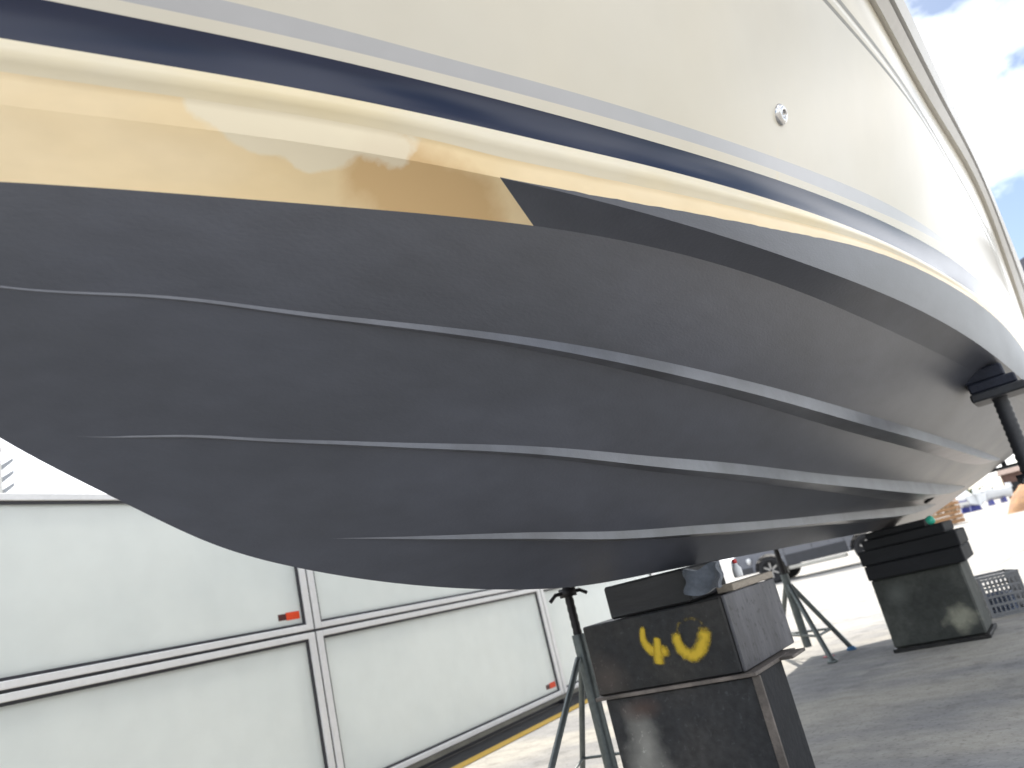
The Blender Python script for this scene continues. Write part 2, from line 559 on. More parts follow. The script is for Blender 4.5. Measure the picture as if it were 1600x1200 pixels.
keel = lambda x: (0.0, stem(x))
ci = curve(spline((.1, 0), (.25, .135), (.43, .265), (.74, .42), (1.0, .52), (1.5, .67), (2, .78), (3, .925), (4, 1.035), (6, 1.2), (8.7, 1.3)),
           spline((.1, 1.73), (.5, 1.69), (1.3, 1.70), (2.2, 1.69), (3.3, 1.645), (4.4, 1.60), (6, 1.535), (8.7, 1.43)))
co = curve(spline((0.0, 0), (.15, .15), (.41, .32), (.76, .5), (1.0, .6), (1.5, .76), (2, .88), (3, 1.04), (4, 1.155), (6, 1.31), (8.7, 1.42)),
           spline((0.0, 1.82), (.5, 1.775), (1.15, 1.74), (2.3, 1.695), (3, 1.69), (4, 1.665), (5.8, 1.56), (8.7, 1.42)))
dg = curve(spline((-1.1, 0), (-.6, .36), (0, .66), (1, .99), (2.4, 1.235), (3, 1.32), (3.5, 1.36), (4.2, 1.39), (5, 1.415), (6.5, 1.42), (8.7, 1.42)),
           spline((-1.1, 2.68), (0, 2.62), (1, 2.56), (2.4, 2.48), (3, 2.40), (4.2, 2.30), (6.5, 2.19), (8.7, 2.12)))
gl = curve(spline((-1.4, 0), (-.8, .4), (0, .77), (1, 1.11), (2, 1.27), (2.8, 1.342), (3.2, 1.362), (3.8, 1.395), (4.6, 1.45), (6, 1.48), (8.7, 1.49)),
           spline((-1.4, 2.95), (0, 2.85), (1.5, 2.76), (2.8, 2.69), (3.8, 2.66), (4.6, 2.62), (6, 2.5), (8.7, 2.36)))
gu = curve(spline((-1.5, 0), (-.8, .47), (0, .85), (1, 1.18), (2, 1.35), (3, 1.427), (3.9, 1.464), (4.6, 1.493), (5.4, 1.52), (6.4, 1.55), (7.6, 1.58), (8.7, 1.59)),
           spline((-1.5, 3.05), (0, 2.93), (1.5, 2.84), (3, 2.765), (3.9, 2.755), (4.6, 2.7), (5.4, 2.62), (6.4, 2.56), (7.6, 2.545), (8.7, 2.53)))


def between(a, c, v, push=0.0):
    """point at fraction v on the straight section from curve a to curve c, pushed out of the hull by push"""
    def f(x):
        (b0, z0), (b1, z1) = a(x), c(x)
        vv = v(x) if callable(v) else v
        pp = push(x) if callable(push) else push
        b = b0 + (b1 - b0) * vv
        z = z0 + (z1 - z0) * vv
        l = math.hypot(b1 - b0, z1 - z0) or 1
        w = min(1, b / 0.1)
        return (max(0, b + pp * w * (z1 - z0) / l), z - pp * w * (b1 - b0) / l)
    return f


STX = sorted(set([round(-1.5 + .02 * i, 4) for i in range(0, 200)] + [round(2.5 + .06 * i, 4) for i in range(0, 104)] + [XT]))


def sheet(mb, rows, mis, xs=STX, smooth=True, xshift=None):
    """strip of hull between successive rows, both sides of the boat; mis = material index per strip"""
    for side in (-1, 1):
        vv, ff, mm = [], [], []
        nr = len(rows)
        for x in xs:
            for j, r in enumerate(rows):
                xx = x + (xshift[j](x) if xshift else 0)
                b, z = r(xx)
                vv.append((xx, YC + side * b, z))
        for i in range(len(xs) - 1):
            for j in range(nr - 1):
                q = (i * nr + j, i * nr + j + 1, (i + 1) * nr + j + 1, (i + 1) * nr + j)
                mi = mis[j](xs[i]) if callable(mis[j]) else mis[j]
                o = len(mb.v)
                mm.append(mi)
                ff.append(q if side > 0 else q[::-1])
        o = len(mb.v)
        mb.v += vv
        mb.f += [tuple(k + o for k in q) for q in ff]
        mb.mi += mm
        mb.sm += [smooth] * len(ff)


boat = thing("motor_yacht", "large cream motor yacht with dark grey antifouled bottom propped on keel blocks", "yacht", (2.0, YC, 0.0))

# bottom: keel to inner chine, slightly full sections
hb = MB()
full = lambda s: (lambda x: 0.018 * s)
xb = [x for x in STX if x >= 0.08]
sheet(hb, [keel, between(keel, ci, .03, .004), between(keel, ci, .2, full(.6)), between(keel, ci, .5, full(1.0)), between(keel, ci, .8, full(.6)), ci], [0] * 5, xb)
hb.build("hull_bottom", [M["antifoul"]], boat, recalc=False)

# chine flat: bare stained gelcoat at the bow, antifouled aft of a slanting paint edge
cf = MB()
off = lambda s: 0.15 if s < 3 else 0.15 * max(0, (XT - s)) / (XT - 3)
SPLIT = 1.14
xc = [x for x in STX if x >= -0.06] + [SPLIT]
xc = sorted(set(xc))
sheet(cf, [ci, between(ci, co, .5, -0.004), co], [lambda x: 1 if x >= SPLIT - 1e-6 else 0] * 2, xc, xshift=[off, lambda s: off(s) * .5, lambda s: 0.0])
cf.build("chine_flat", [M["stained"], M["antifoul"]], boat, recalc=False)

# topside: paint bands follow the measured lines
v_af = spline((-1.5, .012), (.9, .012), (1.02, .010), (1.13, .002), (1.2, .0025), (1.32, .008), (1.51, .021), (1.73, .042), (2.02, .072), (2.51, .135), (2.99, .187), (3.94, .273), (4.94, .357), (6.2, .42), (8.7, .5))
v_nb = spline((-1.5, .096), (.4, .096), (1.02, .097), (1.31, .108), (1.45, .118), (1.86, .151), (2.41, .198), (2.98, .243), (3.94, .325), (4.99, .435), (6.2, .50), (8.7, .58))
v_nt = spline((-1.5, .162), (.44, .162), (1.01, .162), (1.3, .174), (1.78, .211), (2.41, .275), (2.98, .335), (3.94, .449), (5, .55), (6.2, .61), (8.7, .68))
v_gb = spline((-1.5, .183), (.52, .183), (1.0, .185), (1.3, .2), (1.86, .248), (2.81, .35), (3.7, .48), (5, .6), (6.2, .66), (8.7, .72))
v_gt = spline((-1.5, .218), (.65, .218), (1.0, .219), (1.3, .237), (1.86, .287), (2.81, .405), (3.8, .52), (5, .64), (6.2, .70), (8.7, .76))
_vaf = v_af
v_af = lambda x: _vaf(x) + (0.0 if x < 1.25 else .0009 * math.sin(37 * x + 2 * math.sin(5 * x)) * math.sin(7 * x + 1) + .0006 * math.sin(83 * x + 3 * math.sin(9 * x)))
mixv = lambda a, c, t: (lambda x: a(x) + (c(x) - a(x)) * t)
wv = lambda a: (lambda x: a * max(0.15, min(1, (5.0 - x) / 3.5)))
ts = MB()
rows = [co,
        between(co, dg, v_af),
        between(co, dg, mixv(v_af, v_nb, .30), wv(-.001)),
        between(co, dg, mixv(v_af, v_nb, .45), wv(-.003)),
        between(co, dg, mixv(v_af, v_nb, .62), wv(.006)),
        between(co, dg, mixv(v_af, v_nb, .85), wv(.008)),
        between(co, dg, v_nb), between(co, dg, v_nt), between(co, dg, v_gb), between(co, dg, v_gt),
        between(co, dg, .75, .006), dg]
sheet(ts, rows, [lambda x: 1 if x >= 1.13 else 2, 2, 2, 3, 3, 3, 4, 0, 5, 0, 0], STX)
ts.build("topside", [M["cream"], M["antifoul"], M["stained"], M["cream2"], M["navy"], M["lilac"]], boat, recalc=False)

# upper topside with the double moulding line
up = MB()
v_d2 = spline((-1.5, .26), (2.5, .26), (3.2, .25), (3.8, .275), (5, .29), (8.7, .3))
eps = lambda f, d: (lambda x: f(x) + d)
sheet(up, [dg, between(dg, gl, .035, -.006), between(dg, gl, .07), between(dg, gl, eps(v_d2, -.04)), between(dg, gl, v_d2, -.006), between(dg, gl, eps(v_d2, .04)), gl],
      [1, 1, 0, 1, 1, 0], STX)
up.build("upper_topside", [M["cream"], M["groove"]], boat, recalc=False)

# rub rail
rr = MB()
sheet(rr, [gl, between(gl, gu, .02, .022), between(gl, gu, .40, .030), between(gl, gu, .43, .016), between(gl, gu, .53, .016), between(gl, gu, .56, .034), between(gl, gu, .95, .030), gu],
      [0, 0, 0, 1, 0, 0, 0], [x for x in STX if x >= -1.46], smooth=False)
rr.build("rub_rail", [M["rail"], M["raildark"]], boat, recalc=False)

# deck and coaming
dk = MB()
deckc = lambda f, z: (lambda x: (gu(x)[0] * f, gu(x)[1] + z))
sheet(dk, [gu, deckc(.985, .03), deckc(.93, .03), deckc(.86, .005), deckc(.4, .05), deckc(0, .07)], [0] * 5, STX)
dk.build("deck", [M["deck"]], boat, recalc=False)

# transom
tr = MB()
ring = [f(XT) for f in (keel, ci, co, dg, gl, gu)] + [(gu(XT)[0] * .86, gu(XT)[1] + .005), (0, gu(XT)[1] + .07)]
poly = [(XT, YC - b, z) for b, z in ring] + [(XT, YC + b, z) for b, z in ring[::-1] if b > 0]
poly = [(x + .002, y, z) for x, y, z in poly]
tr.add(poly, [tuple(range(len(poly)))])
tr.build("transom", [M["cream"]], boat)

# spray strakes on the bottom: outboard drop face and flat underside
def strake_rows(v, drop, endx):
    bulge = lambda q: float(np.interp(q, (0, .03, .2, .5, .8, 1), (0, .004, .0108, .018, .0108, 0)))
    A = between(keel, ci, v, lambda x: bulge(v(x)) - .0006 - .0010 * max(0, 1 - drop(x) / .003))

    def d(x):
        return drop(x)

    def B(x):
        b, z = A(x)
        return (b + .02 * d(x), z - d(x))

    def C(x):
        b, z = A(x)
        (b0, z0), (b1, z1) = keel(x), ci(x)
        zb = z - d(x) - .004
        f = (zb - z0) / (z1 - z0)
        return (max(0, b0 + (b1 - b0) * f + .004), zb + .004)
    return [A, B, C]


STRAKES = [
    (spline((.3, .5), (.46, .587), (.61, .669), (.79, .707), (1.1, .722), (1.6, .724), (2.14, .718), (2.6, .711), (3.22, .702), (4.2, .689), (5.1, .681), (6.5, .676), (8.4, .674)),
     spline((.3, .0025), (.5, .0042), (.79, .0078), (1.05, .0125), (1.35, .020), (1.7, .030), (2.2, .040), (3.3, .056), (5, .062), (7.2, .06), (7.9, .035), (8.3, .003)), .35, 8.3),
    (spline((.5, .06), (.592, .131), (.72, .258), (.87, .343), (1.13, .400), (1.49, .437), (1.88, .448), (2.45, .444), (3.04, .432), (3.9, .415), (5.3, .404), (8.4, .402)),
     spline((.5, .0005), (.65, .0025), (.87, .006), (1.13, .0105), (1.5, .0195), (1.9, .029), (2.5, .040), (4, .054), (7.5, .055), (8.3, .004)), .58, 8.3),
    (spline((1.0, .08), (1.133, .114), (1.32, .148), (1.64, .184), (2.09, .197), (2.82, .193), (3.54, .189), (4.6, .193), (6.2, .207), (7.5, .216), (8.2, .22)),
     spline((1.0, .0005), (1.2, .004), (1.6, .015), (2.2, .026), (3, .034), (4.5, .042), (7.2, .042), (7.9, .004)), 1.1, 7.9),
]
for v, dr, xa, xe in STRAKES:
    for side in (-1, 1):
        sb = MB()
        xs = [x for x in STX if xa <= x <= xe]
        rws = strake_rows(v, dr, xe)
        tmp = MB()
        sheet(tmp, rws, [0, 0], xs, smooth=True)
        half = len(tmp.v) // 2
        nf = len(tmp.f) // 2
        n = len(xs)
        o = 0 if side < 0 else half
        pv = tmp.v[o:o + half]
        # separate vertices for the two faces so that the ridge stays crisp
        A = [pv[3 * i] for i in range(n)]; B = [pv[3 * i + 1] for i in range(n)]; C = [pv[3 * i + 2] for i in range(n)]
        for P, Q in ((A, B), (B, C)):
            vv = []
            for p, q in zip(P, Q):
                vv += [p, q]
            fs = [(2 * i, 2 * i + 1, 2 * i + 3, 2 * i + 2) for i in range(n - 1)]
            if side > 0:
                fs = [f[::-1] for f in fs]
            sb.add(vv, [f[::-1] for f in fs], 0, True)
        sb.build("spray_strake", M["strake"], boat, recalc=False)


def hull_pt(a, c, v, x, side=-1):
    b, z = between(a, c, v)(x)
    return Vector((x, YC + side * b, z))


def hull_frame(a, c, v, x, side=-1):
    p = hull_pt(a, c, v, x, side)
    du = hull_pt(a, c, v, x + .05, side) - hull_pt(a, c, v, x - .05, side)
    dv = hull_pt(a, c, v + .05, x, side) - hull_pt(a, c, v - .05, x, side)
    n = du.cross(dv).normalized()
    if n.y * side < 0:
        n = -n
    t = du.normalized()
    s_ = n.cross(t)
    return Matrix(((t.x, s_.x, n.x, p.x), (t.y, s_.y, n.y, p.y), (t.z, s_.z, n.z, p.z), (0, 0, 0, 1)))


# outlet fitting on the topside
T = hull_frame(co, dg, .456, 2.076)
fit = MB()
fit.lathe([(.031, -.01), (.031, .003), (.029, .007), (.023, .013), (.013, .016), (.011, .013), (.010, .004)], T, 28)
fo = fit.build("drain_fitting", M["chrome"], boat)
ho = MB()
ho.lathe([(.0102, -.01), (.0102, .006)], T, 20)
ho.build("drain_hole", M["hole"], fo)
# skin fitting in the bottom aft
T = hull_frame(keel, ci, .278, 7.12)
sf = MB()
sf.lathe([(.055, -.02), (.055, .02), (.045, .03), (.03, .03), (.028, .01)], T, 20)
sf.build("skin_fitting", M["hole"], boat)
# trim tab on the transom
tb = MB()
tb.box((8.70, YC - 1.08, 1.165), (9.0, YC - .62, 1.19), b=.004, T=Matrix.Translation((0, 0, 0)))
tb.tube([(8.72, YC - .85, 1.50), (8.93, YC - .85, 1.2)], .022)
tb.build("trim_tab", M["standblack"], boat)
# foredeck cabin front, set well inboard
cb = MB()
cb.prism([(2.6, 2.80), (4.4, 3.55), (7.6, 3.75), (8.2, 3.55), (8.3, 2.58)], YC - .95, YC + .95, 'y')
cb.build("deckhouse", M["deck"], boat)
for sgn in (-1, 1):
    wn = MB()
    y0 = YC + sgn * .953
    wn.prism([(4.2, 3.05), (4.75, 3.42), (7.4, 3.52), (7.7, 3.05)], min(y0 - .004, y0 + .004), max(y0 - .004, y0 + .004), 'y')
    wn.build("cabin_window", M["glass"], boat)

# ------------------------------------------------------------------ keel block marked 40
blk = thing("keel_block", "black steel keel block spray painted with a yellow 40", "keel block", (2.93, 1.37, 0))
X0, Y0, Y1 = 2.65, 1.08, 1.675
u = MB()
u.box((X0, Y0 + .014, .587), (3.20, Y1, .843), b=.006)
u.build("upper_box", M["steel"], blk)
u = MB()
u.box((X0 + .004, Y0, .589), (3.22, Y0 + .012, .846), b=.003)
u.build("lit_side_plate", M["steel2"], blk)  # open side of the upper box, light painted in by the paler steel
u = MB()
u.box((X0 - .012, Y0 - .035, .572), (3.10, Y1 + .012, .585), b=.002)
u.box((X0 + .25, Y0 - .085, .573), (3.06, Y0 - .037, .584), b=.002)
u.build("flange_plate", M["rust"], blk)
u = MB()
u.box((X0 + .012, Y0 - .02, .02), (X0 + .29, Y1 - .015, .571), b=.006)
u.build("lower_box", M["steel_b"], blk)
u = MB()
u.box((X0 + .03, Y0 - .027, .022), (X0 + .285, Y0 - .0205, .57))
u.build("side_shade", M["tarwood"], blk)  # thin black plate paints the shade on this side of the lower box
u = MB()
u.box((X0, Y0 - .042, .02), (X0 + .011, Y0 - .012, .571), b=.002)
u.build("corner_strip", M["rust"], blk)
u = MB()
u.box((X0 - .05, Y0 - .1, .0), (X0 + .36, Y1 + .05, .018), b=.002)
u.build("base_plate", M["rust"], blk)


def ribbon(mb, pts, widths, xface, cov):
    """spray stroke on a face x = const: centre line plus soft margins, 'cover' per vertex"""
    n = len(pts)
    base = len(mb.v)
    vv, ff = [], []
    for i, (y, z) in enumerate(pts):
        a = pts[max(i - 1, 0)]
        c = pts[min(i + 1, n - 1)]
        dy, dz = c[0] - a[0], c[1] - a[1]
        l = math.hypot(dy, dz) or 1
        ny, nz = -dz / l, dy / l
        w = widths[i]
        for s_, cv in ((-1.35, 0.0), (-.5, .9), (0, 1.15), (.5, .9), (1.35, 0.0)):
            vv.append((xface, y + ny * w * s_, z + nz * w * s_))
            end = min(1, min(i, n - 1 - i) / 2.0)
            mb.cov.append(cv * end * cov)
    for i in range(n - 1):
        for j in range(4):
            ff.append((i * 5 + j, i * 5 + j + 1, (i + 1) * 5 + j + 1, (i + 1) * 5 + j))
    mb.add(vv, ff)


def smooth_line(pts, n=22):
    """Catmull-Rom through the points"""
    P = [np.array(p, float) for p in pts]
    P = [2 * P[0] - P[1]] + P + [2 * P[-1] - P[-2]]
    res = []
    segs = len(P) - 3
    for k in range(n + 1):
        t = k / n * segs
        i = min(int(t), segs - 1)
        t -= i
        a, b, c, d = P[i:i + 4]
        res.append(tuple(.5 * ((2 * b) + (c - a) * t + (2 * a - 5 * b + 4 * c - d) * t * t + (3 * b - a - 3 * c + d) * t ** 3)))
    return res


def face_yz(px, py, xface):
    """point of the block's front face that the photograph shows at this pixel (used once to read the digits off)"""
    d = ROT @ Vector(((px - 800) / 1200, -(py - 600) / 1200, -1))
    t = xface / d.x
    return (d.y * t, H + d.z * t)


XF = X0 - .0025
DIG = MB()
DIG.cov = []
four_a = [(1004, 977), (1004, 995), (1011, 1010), (1024, 1018), (1048, 1016)]
four_b = [(1026, 994), (1027, 1012), (1029, 1026), (1030, 1040)]
zero_a = [(1054, 986), (1059, 1004), (1068, 1018), (1080, 1024), (1092, 1018), (1099, 1002), (1101, 976)]
zero_b = [(1056, 990), (1060, 976), (1074, 968), (1090, 968), (1101, 980)]
for pts, w0, w1, cv in ((four_a, .010, .020, 1), (four_b, .014, .021, 1), (zero_a, .019, .024, 1), (zero_b, .008, .008, .22)):
    line = smooth_line([face_yz(px, py, XF) for px, py in pts])
    n = len(line)
    ribbon(DIG, line, [w0 + (w1 - w0) * min(1, 1.6 * i / n) for i in range(n)], XF, cv)
    XF -= .0006
dob = DIG.build("painted_number", M["spray"], blk, recalc=False)
at = dob.data.attributes.new("cover", 'FLOAT', 'POINT')
at.data.foreach_set("value", DIG.cov)

pad = MB()
pad.box((X0 + .01, 1.20, .846), (3.02, 1.545, .968), b=.008)
tag(pad.build("timber_pad", M["padwood"]), "black timber pad between the yellow 40 block and the keel", "timber pad")
# folded rag hanging at the front corner of the pad
rg = MB()
nx, ny = 14, 12
vv = []
for i in range(nx):
    for j in range(ny):
        a, c = i / (nx - 1), j / (ny - 1)
        y = 1.19 - .125 * a + .006 * math.sin(9 * c)
        z = .955 - .085 * c + .008 * math.sin(7 * a + 2)
        x = X0 - .012 - .018 * math.sin(5.5 * a + 1.3 * c) * (.4 + c) - .02 * c
        vv.append((x, y, z))
fr = [(i * ny + j, i * ny + j + 1, (i + 1) * ny + j + 1, (i + 1) * ny + j) for i in range(nx - 1) for j in range(ny - 1)]
rg.add(vv, fr, 0, True)
bk = [(x + .035, y, z) for x, y, z in vv]
rg.add(bk, [f[::-1] for f in fr], 0, True)
edge = [i * ny for i in range(nx)] + [(nx - 1) * ny + j for j in range(1, ny)] + [i * ny + ny - 1 for i in range(nx - 2, -1, -1)] + [j for j in range(ny - 2, 0, -1)]
N0 = len(vv)
rg.add(vv + bk, [(edge[k], edge[(k + 1) % len(edge)], edge[(k + 1) % len(edge)] + N0, edge[k] + N0) for k in range(len(edge))], 0, True)
tag(rg.build("folded_rag", M["rag"], recalc=False), "grey blue folded rag stuffed beside the pad above the yellow 40", "rag")
bd = MB()
bd.box((2.78, 1.085, .848), (3.24, 1.15, .874), b=.003)
tag(bd.build("wood_offcut", M["paletimber"]), "pale timber offcut lying on the right edge of the 40 block", "timber")
bt = thing("spray_bottle", "small white bottle with red cap standing on the 40 block", "bottle", (3.0, 1.12, .886))
u = MB()
u.lathe([(.017, .886), (.018, .890), (.018, .918), (.009, .932), (.008, .938)], Matrix.Translation((3.0, 1.135, 0)), 16)
u.build("bottle_body", M["white"], bt)
u = MB()
u.lathe([(.0095, .9385), (.0095, .951), (.006, .954)], Matrix.Translation((3.0, 1.135, 0)), 14)
u.build("bottle_cap", M["red"], bt)

# ------------------------------------------------------------------ second keel block
b2 = thing("keel_block", "dark mossy keel block with tarred timbers, farther aft beside the grey crate", "keel block", (6.9, 1.18, 0))
u = MB()
u.box((6.66, .855, .03), (7.15, 1.50, .548), b=.012)
u.build("lower_box", M["concrete_dark"], b2)
u = MB()
u.box((6.64, .835, 0), (7.17, 1.515, .028), b=.004)
u.build("base_plate", M["steel"], b2)
for i, (z0, z1, ya, yb, xa) in enumerate([(.55, .66, .80, 1.50, 6.60), (.662, .775, .795, 1.515, 6.63), (.777, .85, .86, 1.46, 6.62), (.852, .905, .98, 1.42, 6.64)]):
    u = MB()
    u.box((xa, ya, z0), (7.18, yb, z1), b=.008)
    u.build("timber", M["tarwood"], b2)
u = MB()
u.lathe([(.012, -.03), (.03, -.022), (.034, 0), (.03, .022), (.012, .03)], Matrix.Translation((6.66, .935, .887)) @ Matrix.Rotation(R(70), 4, 'X'), 16)
tag(u.build("plug", M["teal"]), "teal plastic plug resting on the tarred timbers under the keel", "plug")

# ------------------------------------------------------------------ jack stands
def stand(label, base, apex_z, top_z, feet, post_r, leg_r, mats, pad_kind=None, handle_z=None, lean=(0, 0), padn=None):
    t = thing("jack_stand", label, "jack stand", (base[0], base[1], 0), "jack stands propping the yacht")
    ax, ay = base
    tx, ty = ax + lean[0], ay + lean[1]
    u = MB()
    u.tube([(ax, ay, .10), (ax + lean[0] * .3, ay + lean[1] * .3, apex_z + .10)], post_r * 1.45, 16)
    u.build("sleeve", mats[0], t)
    u = MB()
    prof = []
    k = 46
    pts, rs = [], []
    for i in range(k):
        f = i / (k - 1)
        pts.append((ax + (tx - ax) * f, ay + (ty - ay) * f, apex_z - .05 + (top_z - apex_z + .05) * f))
        rs.append(post_r * (1.0 if i % 2 else .88))
    u.tube(pts, rs, 14)
    u.build("screw_post", mats[1], t)
    for f in feet:
        u = MB()
        foot = Vector((f[0], f[1], .02))
        top = Vector((ax, ay, apex_z)) + (Vector((f[0], f[1], 0)) - Vector((ax, ay, 0))) * .06
        u.tube([top, foot], leg_r, 14)
        lo = u.build("leg", mats[0], t)
        u = MB()
        fr_ = max(leg_r * 1.9, .03)
        u.lathe([(fr_, 0), (fr_, .012), (fr_ * .6, .03)], Matrix.Translation((f[0], f[1], 0)), 14)
        u.build("foot_pad", f[2] if len(f) > 2 else mats[0], lo)
    u = MB()
    q = [Vector((ax, ay, apex_z)).lerp(Vector((f[0], f[1], .02)), .70) for f in feet]
    q.sort(key=lambda p: math.atan2(p.y - ay, p.x - ax))
    for i in range(len(q)):
        u.tube([q[i], q[(i + 1) % len(q)]], leg_r * .5, 10)
    u.build("brace", mats[0], t)
    if handle_z:
        u = MB()
        hx, hy = ax + (tx - ax) * .5, ay + (ty - ay) * .5
        u.lathe([(post_r * 1.9, handle_z - .02), (post_r * 1.9, handle_z + .02)], Matrix.Translation((hx, hy, 0)), 6)
        u.tube([(hx - .085, hy + .05, handle_z - .025), (hx - .06, hy + .03, handle_z), (hx + .06, hy - .03, handle_z), (hx + .085, hy - .05, handle_z - .02)], .009, 8)
        u.build("handle_nut", mats[1], t)
    if padn is not None:
        n = Vector(padn).normalized()
        qq = n.to_track_quat('Z', 'X').to_matrix().to_4x4()
        u = MB()
        u.box((-.13, -.13, -.03), (.13, .13, 0), b=.006, T=Matrix.Translation((tx, ty, top_z)) @ qq @ Matrix.Translation((0, 0, -.004)))
        u.build("pad", M["padblue"], t)
    return t


def below(x, b):
    (b0, z0), (b1, z1) = keel(x), ci(x)
    return z0 + (z1 - z0) * b / b1


ndir = (0, -.58, .8)      # into the hull from starboard
stand("jack stand with slim black screw between the pale screen wall and the 40 block", (3.12, 2.0), .70, below(3.12, .70) - .035,
      [(2.33, 2.0), (3.55, 1.72), (3.50, 2.45)], .021, .014, (M["galv"], M["screw"]), handle_z=.99, padn=ndir)
stand("jack stand with a blue foot in front of the parked car", (7.1, 2.28), .63, below(7.1, .98) - .035,
      [(7.6, 2.72), (6.70, 2.0), (7.24, 1.97, M["bluecap"])], .024, .022, (M["galv"], M["screw"]), handle_z=1.05, padn=ndir)
t3 = stand("black jack stand under the chine with dark blocks on its pad", (4.9, .16), .75, 1.43,
           [(5.35, .22), (4.9, -.3), (4.45, .26)], .040, .032, (M["standblack"], M["standblack"]), handle_z=1.0, lean=(-.03, -.02))
for nm, lo, hi in (("head_plate", (4.72, .0, 1.43), (5.02, .262, 1.475)), ("packing_block", (4.74, .03, 1.477), (5.0, .255, 1.53)), ("packing_block", (4.76, .07, 1.532), (4.98, .262, 1.60))):
    u = MB()
    u.box(lo, hi, b=.008)
    u.build(nm, M["padblue"] if nm != "head_plate" else M["standblack"], t3)

# ------------------------------------------------------------------ frosted screen wall
WAZ = R(4.648)
P0 = Vector((6.85, 4.81, 0))
WT = Matrix.Translation(P0) @ Matrix.Rotation(WAZ, 4, 'Z')
scr = thing("screen_wall", "long pale frosted panel wall in white aluminium frames along the yellow line", "screen wall", tuple(P0))


def wl(s_, n_, z_):
    return WT @ Vector((s_, n_, z_))


BAYS = [-16.05, -12.82, -9.59, -6.36, -3.13, 0.10, 3.33, 6.56]
LEV = [(.085, 1.168), (1.186, 2.165)]
fw = .058
for i in range(len(BAYS) - 1):
    for li, (z0, z1) in enumerate(LEV):
        s0, s1 = BAYS[i] + .009, BAYS[i + 1] - .009
        fwz = .04
        u = MB()
        for lo, hi in (((s0, -.035, z0), (s0 + fw, .035, z1)), ((s1 - fw, -.035, z0), (s1, .035, z1)),
                       ((s0 + fw, -.034, z0), (s1 - fw, .034, z0 + fwz)), ((s0 + fw, -.034, z1 - fwz), (s1 - fw, .034, z1))):
            u.box(lo, hi, b=.004, T=WT)
        f = u.build("frame", M["alu"], scr)
        u = MB()
        gk = .017
        a0, a1, c0, c1 = s0 + fw, s1 - fw, z0 + fwz, z1 - fwz
        for lo, hi in (((a0, -.022, c0), (a0 + gk, .022, c1)), ((a1 - gk, -.022, c0), (a1, .022, c1)),
                       ((a0 + gk, -.021, c0), (a1 - gk, .021, c0 + gk)), ((a0 + gk, -.021, c1 - gk), (a1 - gk, .021, c1))):
            u.box(lo, hi, T=WT)
        u.build("gasket", M["gasket"], f)
        u = MB()
        u.box((a0 + gk, -.008, c0 + gk), (a1 - gk, .008, c1 - gk), T=WT)
        p = u.build("pane", M["frost"], scr)
        u = MB()
        e1, zb = a1 - gk - .02, c0 + gk + .035
        u.box((e1 - .12, -.0115, zb), (e1, -.0085, zb + .052), 0, T=WT)
        u.box((e1 - .19, -.0115, zb + .004), (e1 - .122, -.0085, zb + .046), 1, T=WT)
        u.build("sticker", [M["orange"], M["maroon"]], p)
u = MB()
u.box((BAYS[0], -.02, 1.166), (BAYS[-1], .02, 1.188), T=WT)
for s_ in BAYS[1:-1]:
    u.box((s_ - .012, -.021, .083), (s_ + .012, .021, 2.16), T=WT)
u.build("joint_strip", M["gasket"], scr)
u = MB()
u.box((BAYS[0], -.028, .045), (BAYS[-1], .03, .083), T=WT)
u.build("sill_beam", M["basestrip"], scr)
for s_ in BAYS:
    u = MB()
    u.box((s_ - .05, -.026, 0), (s_ + .05, .03, .044), T=WT)
    u.build("foot", M["gasket"], scr)
u = MB()
u.box((BAYS[0], .04, 0), (BAYS[-1], .07, .044), T=WT)
u.build("bottom_seal", M["gasket"], scr)

yl = MB()
yl.add([wl(s_, n_, .004) for s_, n_ in ((-18, -.44), (7, -.44), (7, -.305), (-18, -.305))], [(0, 1, 2, 3)])
kind(yl.build("yellow_line", M["yellowline"]))
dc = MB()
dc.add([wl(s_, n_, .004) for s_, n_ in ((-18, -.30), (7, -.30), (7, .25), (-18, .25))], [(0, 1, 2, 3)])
kind(dc.build("dark_ground_strip", M["blackstrip"]))  # flat black strip on the ground along the foot of the wall
rl = MB()
rl.add([(12.6, 1.30, .004), (17.5, .80, .004), (17.6, .97, .004), (12.7, 1.47, .004)], [(0, 1, 2, 3)])
kind(rl.build("red_line", M["redline"]))

# ------------------------------------------------------------------ crate
cr = thing("crate", "grey plastic crate with open lattice sides behind the mossy keel block", "crate", (7.85, .80, 0))
CT = Matrix.Translation((7.86, .81, 0)) @ Matrix.Rotation(R(20), 4, 'Z')
w, d, hgt = .16, .16, .31
u = MB()
u.box((-w, -d, .0), (w, d, .015), T=CT)
u.build("base", M["crate"], cr)
for nm, ax in (("side", 0), ("side", 1), ("side", 2), ("side", 3)):
    u = MB()
    Tr = CT @ Matrix.Rotation(R(90 * ax), 4, 'Z')
    for k in range(5):
        z = .018 + k * (hgt - .04) / 4
        u.box((w - .012, -d + .013, z), (w, d - .013, z + .018), T=Tr)
    for k in range(9):
        y = -d + .014 + k * (2 * d - .04) / 8
        u.box((w - .0105, y, .016), (w - .0015, y + .012, hgt - .004), T=Tr)
    u.box((w - .014, d - .0125, .016), (w + .001, d + .001, hgt), T=Tr)
    u.box((w - .018, -d + .002, hgt + .001), (w + .004, d + .002, hgt + .022), T=Tr)
    u.build(nm, M["crate"], cr)
u = MB()
for k in range(5):
    z = .035 + .03 * k
    ring = [CT @ Vector(((.09 + .01 * (k % 2)) * math.cos(a * .3), (.09 - .008 * (k % 2)) * math.sin(a * .3), z + .002 * math.sin(a))) for a in range(22)]
    u.tube(ring, .016, 8)
tag(u.build("coiled_rope", M["crateblue"]), "blue grey rope coiled inside the grey lattice crate", "rope")
u = MB()
